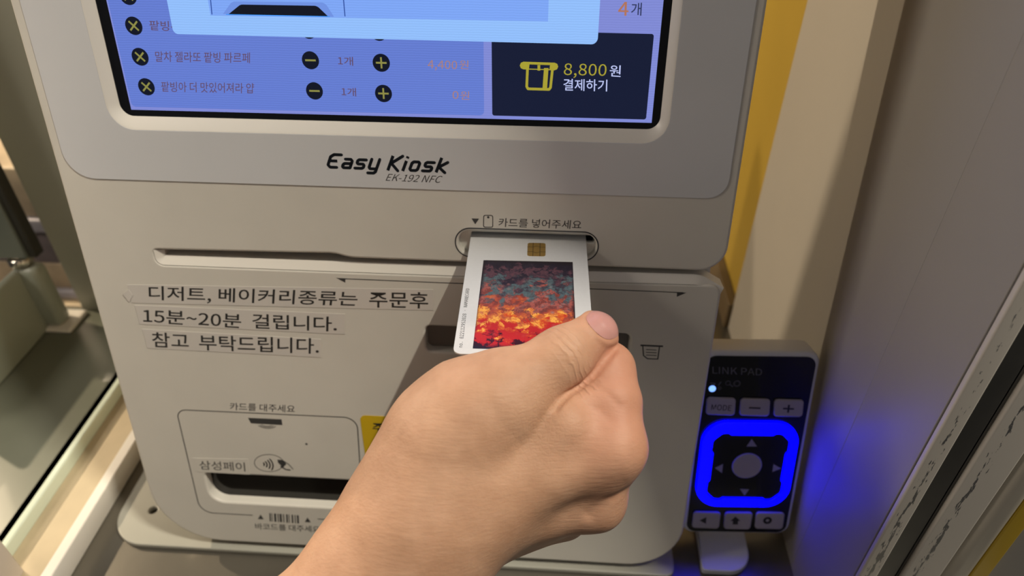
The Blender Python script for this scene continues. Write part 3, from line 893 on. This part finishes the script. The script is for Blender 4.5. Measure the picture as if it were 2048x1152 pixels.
fm_.color_ramp.elements[0].color = (0, 0, 0, 1); fm_.color_ramp.elements[-1].color = (0, 0, 0, 1); fm_.color_ramp.elements[-1].position = 0.9
nt.links.new(sx.outputs['Y'], fm_.inputs[0])
mu = nt.nodes.new('ShaderNodeMath'); mu.operation = 'MULTIPLY'
nt.links.new(vr.outputs[0], mu.inputs[0]); nt.links.new(fm_.outputs[0], mu.inputs[1])
nz2 = nt.nodes.new('ShaderNodeTexNoise'); nz2.inputs['Scale'].default_value = 160
nt.links.new(tc.outputs['Object'], nz2.inputs['Vector'])
nr2 = nt.nodes.new('ShaderNodeValToRGB'); nr2.color_ramp.elements[0].position = 0.45; nr2.color_ramp.elements[1].position = 0.6
nt.links.new(nz2.outputs['Fac'], nr2.inputs[0])
mu2 = nt.nodes.new('ShaderNodeMath'); mu2.operation = 'MULTIPLY'
nt.links.new(mu.outputs[0], mu2.inputs[0]); nt.links.new(nr2.outputs[0], mu2.inputs[1])
mx = nt.nodes.new('ShaderNodeMixRGB')
nt.links.new(mu2.outputs[0], mx.inputs[0]); nt.links.new(r1.outputs[0], mx.inputs[1]); nt.links.new(hx.outputs[0], mx.inputs[2])
# dark printed border
ed = nt.nodes.new('ShaderNodeVectorMath'); ed.operation = 'SUBTRACT'; ed.inputs[1].default_value = (0.5, 0.5, 0.5)
nt.links.new(tc.outputs['Generated'], ed.inputs[0])
eb = nt.nodes.new('ShaderNodeVectorMath'); eb.operation = 'ABSOLUTE'
nt.links.new(ed.outputs[0], eb.inputs[0])
es = nt.nodes.new('ShaderNodeSeparateXYZ'); nt.links.new(eb.outputs[0], es.inputs[0])
em = nt.nodes.new('ShaderNodeMath'); em.operation = 'MAXIMUM'
nt.links.new(es.outputs['X'], em.inputs[0]); nt.links.new(es.outputs['Y'], em.inputs[1])
en = nt.nodes.new('ShaderNodeMath'); en.operation = 'MULTIPLY_ADD'; en.inputs[1].default_value = 0.09
nt.links.new(nz.outputs['Fac'], en.inputs[0]); nt.links.new(em.outputs[0], en.inputs[2])
er = nt.nodes.new('ShaderNodeValToRGB'); er.color_ramp.elements[0].position = 0.495; er.color_ramp.elements[0].color = (0, 0, 0, 1); er.color_ramp.elements[1].position = 0.53
nt.links.new(en.outputs[0], er.inputs[0])
mf = nt.nodes.new('ShaderNodeMixRGB'); mf.inputs[2].default_value = (0.012, 0.007, 0.012, 1)
nt.links.new(er.outputs[0], mf.inputs[0]); nt.links.new(mx.outputs[0], mf.inputs[1])
nt.links.new(mf.outputs[0], nt.nodes['Principled BSDF'].inputs['Base Color'])

card = thing('payment_card', 'white chip card with red and orange picture, pushed into the slot', 'card', CF.o)
part('card_body', CF, [slab([rrect(27, 42.8, 54, 85.6, 3.2, 8)], -0.4, 0.4, 0.12)], mat('card_plastic', (0.56, 0.565, 0.575), 0.3, noise=0.015, nscale=700), card, 45)
CT = 0.44


def cpx(x, y):
    return CF.uv(x, y, CT)


aq = [cpx(947, 697), cpx(1158, 706), cpx(1142.5, 524), cpx(966.5, 520)]
ax0, ax1, ay0, ay1 = 7.4, 47.3, cpx(947, 697)[1], cpx(1050, 522)[1]
part('card_picture', CF, [flat([(ax0, ay0), (ax1, ay0), (ax1, ay1), (ax0, ay1)], CT)], art, card)['label'] = 'dark and fiery red printed picture'
chip = rrect(cpx(1073, 499)[0], cpx(1073, 499)[1], 8.3, 10.6, 1.2)
cp = part('chip', CF, [slab([chip], 0.38, 0.47, 0.02)], mat('gold_contacts', (0.46, 0.30, 0.09), 0.35, metal=0.7), card)
ccx, ccy = cpx(1073, 499)
dk = mat('chip_lines', (0.07, 0.045, 0.015), 0.5)
cl_ = [stroke([(ccx + a, ccy + b) for a, b in s], 0.28, 0.49) for s in ([(-4.1, 1.9), (-1.6, 1.9)], [(-4.1, -1.9), (-1.6, -1.9)], [(1.6, 1.9), (4.1, 1.9)], [(1.6, -1.9), (4.1, -1.9)], [(-1.6, -5.2), (-1.6, 5.2)], [(1.6, -5.2), (1.6, 5.2)], [(-1.6, 1.9), (0, 2.7), (1.6, 1.9)], [(-1.6, -1.9), (0, -2.7), (1.6, -1.9)])]
part('chip_contact_lines', CF, cl_, dk, cp)
part('card_lettering', CF, [text('no. 022112952028 · NAMANECARD', cpx(924.5, 695), cpx(939, 577), cpx(916.5, 694.5), CT, fnt='DejaVuSansMono.woff2')], mat('card_ink', (0.05, 0.05, 0.05), 0.5), card)

# ================================================================== hand and forearm
def smin(a, b, k):
    h = np.clip(0.5 + 0.5 * (b - a) / k, 0, 1)
    return b * (1 - h) + a * h - k * h * (1 - h)


def cone(p, a, b, ra, rb):
    ba = b - a
    h = np.clip(((p - a) @ ba) / (ba @ ba), 0, 1)
    return np.linalg.norm(p - a - h[:, None] * ba, axis=1) - (ra + (rb - ra) * h)


def N(x, y, Z, rp):
    """joint seen at pixel x, y at depth Z with a radius of rp pixels there -> centre (mm), radius (mm)"""
    return P3(x, y, Z), rp * Z / FPX


def chain(p, nodes, k):
    d = None
    for a, b in zip(nodes[:-1], nodes[1:]):
        c = cone(p, a[0], b[0], a[1], b[1])
        d = c if d is None else smin(d, c, k)
    return d


J = {
    'arm1': N(560, 1385, 250, 158), 'wrist': N(800, 1120, 261, 137),
    'carp': N(880, 1000, 262, 139), 'thenar': N(903, 880, 259, 115), 'thenar2': N(952, 832, 257, 103),
    't_mcp': N(1010, 797, 255, 86), 't_ip': N(1124, 715, 256, 57), 't_tip': N(1190, 668, 263, 46),
    'i_base': N(960, 980, 259, 100), 'i_mcp': N(1226, 895, 253, 54), 'i_mid': N(1224, 805, 258, 54), 'i_pip': N(1212, 740, 265, 53), 'i_dip': N(1160, 712, 284, 40), 'i_tip': N(1108, 672, 296, 36),
    'web': N(1130, 850, 254, 62), 'web2': N(1160, 808, 259, 44), 'web3': N(1188, 762, 265, 42),
    'm_base': N(930, 1020, 270, 100), 'm_mcp': N(1190, 1000, 266, 50), 'm_pip': N(1205, 830, 281, 46), 'm_dip': N(1130, 775, 297, 41), 'm_tip': N(1060, 790, 301, 37),
    'r_base': N(900, 1060, 278, 90), 'r_mcp': N(1125, 1027, 280, 47), 'r_pip': N(1165, 880, 294, 45), 'r_dip': N(1090, 830, 308, 40), 'r_tip': N(1015, 850, 305, 36),
    'p_base': N(880, 1080, 284, 78), 'p_mcp': N(1050, 1040, 290, 44), 'p_pip': N(1100, 930, 304, 40), 'p_dip': N(1040, 890, 314, 36), 'p_tip': N(975, 905, 311, 33),
}


_d = J['arm1'][0] - J['wrist'][0]
J['arm2'] = (J['arm1'][0] + _d / np.linalg.norm(_d) * 130.0, 36.0)


def palm(p):
    d = chain(p, [J['arm2'], J['arm1'], J['wrist'], J['carp']], 20)
    for a, b, k in (('carp', 'thenar', 18), ('thenar', 'thenar2', 12), ('thenar2', 't_mcp', 12), ('i_base', 'i_mcp', 8), ('i_mcp', 'm_mcp', 9), ('m_base', 'm_mcp', 8), ('r_base', 'r_mcp', 8), ('p_base', 'p_mcp', 8), ('carp', 'i_base', 12)):
        d = smin(d, cone(p, J[a][0], J[b][0], J[a][1], J[b][1]), k)
    return d


def finger(p, n):
    return chain(p, [J[n + s] for s in ('mcp', 'mid', 'pip', 'dip', 'tip') if n + s in J], 5.0)


def hand_sdf(p):
    pl = palm(p)
    th = chain(p, [J['thenar2'], J['t_mcp'], J['t_ip'], J['t_tip']], 5.0)
    d = smin(pl, th, 7)
    ix = smin(finger(p, 'i_'), chain(p, [J['i_base'], J['web'], J['web2'], J['web3']], 6.0), 7)
    ix = smin(pl, ix, 6)
    d = smin(d, ix, 0.9)
    for n in ('m_', 'r_', 'p_'):
        d = smin(d, smin(pl, finger(p, n), 5), 0.9)
    for pts, wd, dp in CREASES:
        c = np.full(len(p), 1e3)
        for a, b in zip(pts[:-1], pts[1:]):
            c = np.minimum(c, cone(p, a, b, 0.0, 0.0))
        d = d + dp * np.exp(-(c / wd) ** 2)
    return d


CREASES = []


def on_skin(x, y):
    t = 225.0
    for _ in range(60):
        t += float(hand_sdf(P3(x, y, t)[None])[0]) * 0.7
    return P3(x, y, t)


cz = [([(1112, 818), (1122, 803), (1139, 787), (1163, 770), (1191, 748), (1214, 718), (1231, 697)], 1.0, 2.4),
      ([(1152, 776), (1180, 770), (1212, 784), (1240, 812)], 1.3, 0.28), ([(1176, 812), (1200, 822), (1222, 842)], 1.5, 0.2),
      ([(1247, 984), (1215, 1000), (1180, 1030)], 2.2, 0.8)]
CREASES = [([on_skin(*q) for q in pts], wd, dp) for pts, wd, dp in cz]


def surface_nets(f, lo, hi, h):
    n = np.ceil((hi - lo) / h).astype(int) + 1
    ax = [lo[i] + h * np.arange(n[i]) for i in range(3)]
    G = np.empty(n, np.float32)
    yy, zz = np.meshgrid(ax[1], ax[2], indexing='ij')
    # a coarse pass tells which points lie near the skin; only those are worked out finely
    ck = 4
    cax = [a_[::ck] for a_ in ax]
    cy, cz_ = np.meshgrid(cax[1], cax[2], indexing='ij')
    iy, iz = np.minimum((np.arange(n[1]) + ck // 2) // ck, len(cax[1]) - 1), np.minimum((np.arange(n[2]) + ck // 2) // ck, len(cax[2]) - 1)
    CG = [f(np.column_stack([np.full(cy.size, x), cy.ravel(), cz_.ravel()])).reshape(cy.shape) for x in cax[0]]
    for i, x in enumerate(ax[0]):
        s = CG[min((i + ck // 2) // ck, len(CG) - 1)][iy][:, iz].copy()
        m = np.abs(s) < h * ck * 0.87 + 2.5 * h + 1.5
        if m.any():
            s[m] = f(np.column_stack([np.full(int(m.sum()), x), yy[m], zz[m]]))
        G[i] = s
    c = [G[dx:n[0] - 1 + dx, dy:n[1] - 1 + dy, dz:n[2] - 1 + dz] for dx in (0, 1) for dy in (0, 1) for dz in (0, 1)]
    neg = sum((g < 0).astype(int) for g in c)
    act = (neg > 0) & (neg < 8)
    idx = -np.ones(act.shape, int)
    cells = np.argwhere(act)
    idx[act] = np.arange(len(cells))
    offs = np.array([(dx, dy, dz) for dx in (0, 1) for dy in (0, 1) for dz in (0, 1)], float)
    vals = np.array([g[act] for g in c]).T
    acc = np.zeros((len(cells), 3)); cnt = np.zeros(len(cells))
    for a in range(8):
        for b in range(a + 1, 8):
            if np.abs(offs[a] - offs[b]).sum() == 1:
                va, vb = vals[:, a], vals[:, b]
                m = (va < 0) != (vb < 0)
                t = np.where(m, va / np.where(m, va - vb, 1), 0)
                acc += np.where(m[:, None], offs[a] + (offs[b] - offs[a]) * t[:, None], 0)
                cnt += m
    V = lo + h * (cells + acc / cnt[:, None])
    F = []
    for axn in range(3):
        u, w = (axn + 1) % 3, (axn + 2) % 3
        s0 = [slice(1, n[i] - 1) for i in range(3)]
        s1 = list(s0)
        s0[axn] = slice(0, n[axn] - 1); s1[axn] = slice(1, n[axn])
        A, B = G[tuple(s0)], G[tuple(s1)]
        e = np.argwhere((A < 0) != (B < 0))
        inside = A[tuple(e.T)] < 0
        e = e + np.array([0 if i == axn else 1 for i in range(3)])
        q = []
        for du, dw in ((0, 0), (-1, 0), (-1, -1), (0, -1)):
            k = e.copy(); k[:, u] += du; k[:, w] += dw
            q.append(idx[tuple(k.T)])
        q = np.array(q).T
        q[~inside] = q[~inside][:, ::-1]
        F.append(q)
    F = np.concatenate(F)
    return V, F[(F >= 0).all(1)]


def grad(f, p, e=0.15):
    g = np.column_stack([f(p + d) - f(p - d) for d in np.eye(3) * e])
    return g / np.maximum(np.linalg.norm(g, axis=1, keepdims=True), 1e-9)


cen = np.array([j[0] for k, j in J.items() if k != 'arm2'])
lo, hi = cen.min(0) - 42, cen.max(0) + 16
lo = np.minimum(lo, J['arm2'][0] - 40)
HV, HF = surface_nets(hand_sdf, lo, hi, 0.95)
for _ in range(2):
    HV = HV - grad(hand_sdf, HV) * hand_sdf(HV)[:, None] * 0.9
HN = grad(hand_sdf, HV)

# thumb nail frame: axis to the tip, width across, normal away from the pad
ta = J['t_tip'][0] - J['t_ip'][0]; ta /= np.linalg.norm(ta)
to_cam = CAM - J['t_tip'][0]; to_cam /= np.linalg.norm(to_cam)
NAIL_UP = np.array([0.15, -0.42, 1.0])
tn = NAIL_UP - ta * (NAIL_UP @ ta); tn /= np.linalg.norm(tn)
tw = np.cross(tn, ta)
NC = J['t_tip'][0] + ta * 2.3
NL, NW = 6.6, 6.5          # half length, half width


def nail_uv(p):
    q = p - NC
    return q @ ta / NL, q @ tw / NW, q @ tn


u_, v_, h_ = nail_uv(HV)
rr = (np.abs(u_) ** 2.3 + np.abs(v_) ** 2.3) ** (1 / 2.3)
near = (h_ > 0) & (np.linalg.norm(HV - NC, axis=1) < 18)
ring = np.exp(-((rr - 1.16) / 0.11) ** 2) * 0.5 * (u_ < 0.75)
pocket = np.clip((0.98 - rr) / 0.08, 0, 1) * -0.7
HV = HV + HN * np.where(near, ring + pocket, 0)[:, None]

# masks of the skin itself: redder finger side and knuckles, fold lines over the thumb joint, pale web
def ball(c, r):
    return np.exp(-(np.linalg.norm(HV - c, axis=1) / r) ** 2)


red = np.clip(0.55 * ball(J['i_pip'][0], 15) + 0.5 * ball(0.5 * (J['i_pip'][0] + J['i_mcp'][0]), 16) + 0.55 * ball(J['i_mcp'][0] , 13) + 0.35 * ball(J['t_tip'][0], 10) + 0.4 * ball(J['m_mcp'][0], 11), 0, 1)
s_thumb = (HV - J['t_ip'][0]) @ ta                      # mm along the thumb from its joint
dors = np.clip(HN @ tn, 0, 1)
fold = np.exp(-((s_thumb + 0.5) / 4.5) ** 2) * (np.linalg.norm(HV - J['t_ip'][0], axis=1) < 17) * np.clip(dors * 1.6, 0, 1)
wr = np.exp(-((np.linalg.norm(HV - (J['t_mcp'][0] * .5 + J['web'][0] * .5), axis=1)) / 17) ** 2)

skin = bpy.data.materials.new('skin')
skin.use_nodes = True
nt = skin.node_tree
b = nt.nodes['Principled BSDF']
L = nt.links.new
b.inputs['Roughness'].default_value = 0.56
b.inputs['Specular IOR Level'].default_value = 0.32
b.inputs['Subsurface Weight'].default_value = 0.16
b.inputs['Subsurface Radius'].default_value = (1.0, 0.4, 0.2)
b.inputs['Subsurface Scale'].default_value = 0.003
tc = nt.nodes.new('ShaderNodeTexCoord')


def attr(n):
    a = nt.nodes.new('ShaderNodeAttribute'); a.attribute_name = n
    return a.outputs['Fac']


def mth(op, a, b_=None, c=None):
    m = nt.nodes.new('ShaderNodeMath'); m.operation = op
    for i, v in enumerate((a, b_, c)):
        if v is None:
            continue
        if isinstance(v, (int, float)):
            m.inputs[i].default_value = v
        else:
            L(v, m.inputs[i])
    return m.outputs[0]


def noise(scale, detail=4, rough=0.6, mapping=None):
    n = nt.nodes.new('ShaderNodeTexNoise')
    n.inputs['Scale'].default_value = scale; n.inputs['Detail'].default_value = detail; n.inputs['Roughness'].default_value = rough
    src = tc.outputs['Object']
    if mapping:
        mp = nt.nodes.new('ShaderNodeMapping')
        mp.inputs['Rotation'].default_value = mapping[0]; mp.inputs['Scale'].default_value = mapping[1]
        L(src, mp.inputs[0]); src = mp.outputs[0]
    L(src, n.inputs['Vector'])
    return n.outputs['Fac']


mixr = nt.nodes.new('ShaderNodeMixRGB')
ramp = nt.nodes.new('ShaderNodeValToRGB')
ramp.color_ramp.elements[0].position = 0.32; ramp.color_ramp.elements[0].color = (0.42, 0.235, 0.143, 1)
ramp.color_ramp.elements[1].position = 0.68; ramp.color_ramp.elements[1].color = (0.53, 0.315, 0.203, 1)
L(noise(55, 5), ramp.inputs[0])
L(ramp.outputs[0], mixr.inputs[1])
mixr.inputs[2].default_value = (0.50, 0.20, 0.135, 1)
L(attr('red'), mixr.inputs[0])
L(mixr.outputs[0], b.inputs['Base Color'])
# skin relief: pores, fine lines running across the arm, folds of the thumb joint
pores = noise(1400, 3, 0.6)
cross = noise(1.0, 4, 0.6, ((0, 0, math.radians(18)), (120, 700, 900)))
sw = mth('MULTIPLY_ADD', noise(120, 2), 5.0, attr('s_thumb'))
ln = mth('POWER', mth('ABSOLUTE', mth('SINE', mth('MULTIPLY', sw, 1.25))), 6.0)
foldh = mth('MULTIPLY', mth('MULTIPLY', ln, attr('fold')), 1.0)
cr = nt.nodes.new('ShaderNodeTexVoronoi'); cr.feature = 'DISTANCE_TO_EDGE'; cr.inputs['Scale'].default_value = 620
L(tc.outputs['Object'], cr.inputs['Vector'])
cells = mth('MULTIPLY', mth('MINIMUM', cr.outputs['Distance'], 0.25), mth('MULTIPLY', attr('wr'), 2.2))
hgt_ = mth('ADD', mth('ADD', mth('MULTIPLY', pores, 0.22), mth('MULTIPLY', cross, 0.95)), mth('ADD', mth('MULTIPLY', foldh, 1.3), cells))
bp = nt.nodes.new('ShaderNodeBump')
bp.inputs['Strength'].default_value = 0.55
bp.inputs['Distance'].default_value = 0.00035
L(hgt_, bp.inputs['Height'])
L(bp.outputs[0], b.inputs['Normal'])

base = J['wrist'][0]
person = link('person', HV, HF, skin, None, smooth=180)
# origin at the wrist
for v in person.data.vertices:
    v.co -= Vector(base * MM)
person.location = base * MM
ROOTLOC[person.name] = base * MM
for nme, val in (('red', red), ('fold', fold), ('wr', wr), ('s_thumb', s_thumb)):
    at = person.data.attributes.new(nme, 'FLOAT', 'POINT')
    at.data.foreach_set('value', val.astype(np.float32))
tag(person, 'person, only a right hand and bare forearm, pinching the card between thumb and finger', 'person')

# nail: a curved shell lying in the pocket of the thumb tip
gu, gv = np.meshgrid(np.linspace(-1, 1, 31), np.linspace(-1, 1, 31), indexing='ij')
# square grid -> rounded square
ru = gu * np.sqrt(1 - 0.46 * gv ** 2); rv = gv * np.sqrt(1 - 0.46 * gu ** 2)
lu = np.where(ru > 0, ru * 1.04, ru)
p0 = NC + lu.ravel()[:, None] * NL * ta + rv.ravel()[:, None] * NW * tw
hh = np.full(len(p0), 14.0)
for _ in range(40):                                   # march down on to the thumb
    hh -= hand_sdf(p0 + hh[:, None] * tn) * 0.8
hh = np.clip(hh, -8, 14)
NV = p0 + hh[:, None] * tn
nn = grad(hand_sdf, NV)
rad2 = np.sqrt(gu.ravel() ** 2 + 0 * gv.ravel())
tipl = np.clip((ru.ravel() - 0.6) / 0.4, 0, 1)
top = NV + nn * (0.12 + 0.25 * tipl)[:, None]
botm = NV - nn * 0.55
k = 31
fc = [(i * k + j, (i + 1) * k + j, (i + 1) * k + j + 1, i * k + j + 1) for i in range(k - 1) for j in range(k - 1)]
nb = len(top)
per = [i * k for i in range(k)] + [(k - 1) * k + j for j in range(1, k)] + [i * k + k - 1 for i in range(k - 2, -1, -1)] + [j for j in range(k - 2, 0, -1)]
side = [(per[i], per[(i + 1) % len(per)], per[(i + 1) % len(per)] + nb, per[i] + nb) for i in range(len(per))]
nm = mat('nail', (0.47, 0.24, 0.215), 0.28, spec=0.5, noise=0.05, nscale=90)
nm.node_tree.nodes['Principled BSDF'].inputs['Subsurface Weight'].default_value = 0.1
nm.node_tree.nodes['Principled BSDF'].inputs['Subsurface Scale'].default_value = 0.002
nail = link('thumb_nail', np.concatenate([top, botm]), fc + side, nm, person, smooth=50)
nail['label'] = 'pink thumb nail'
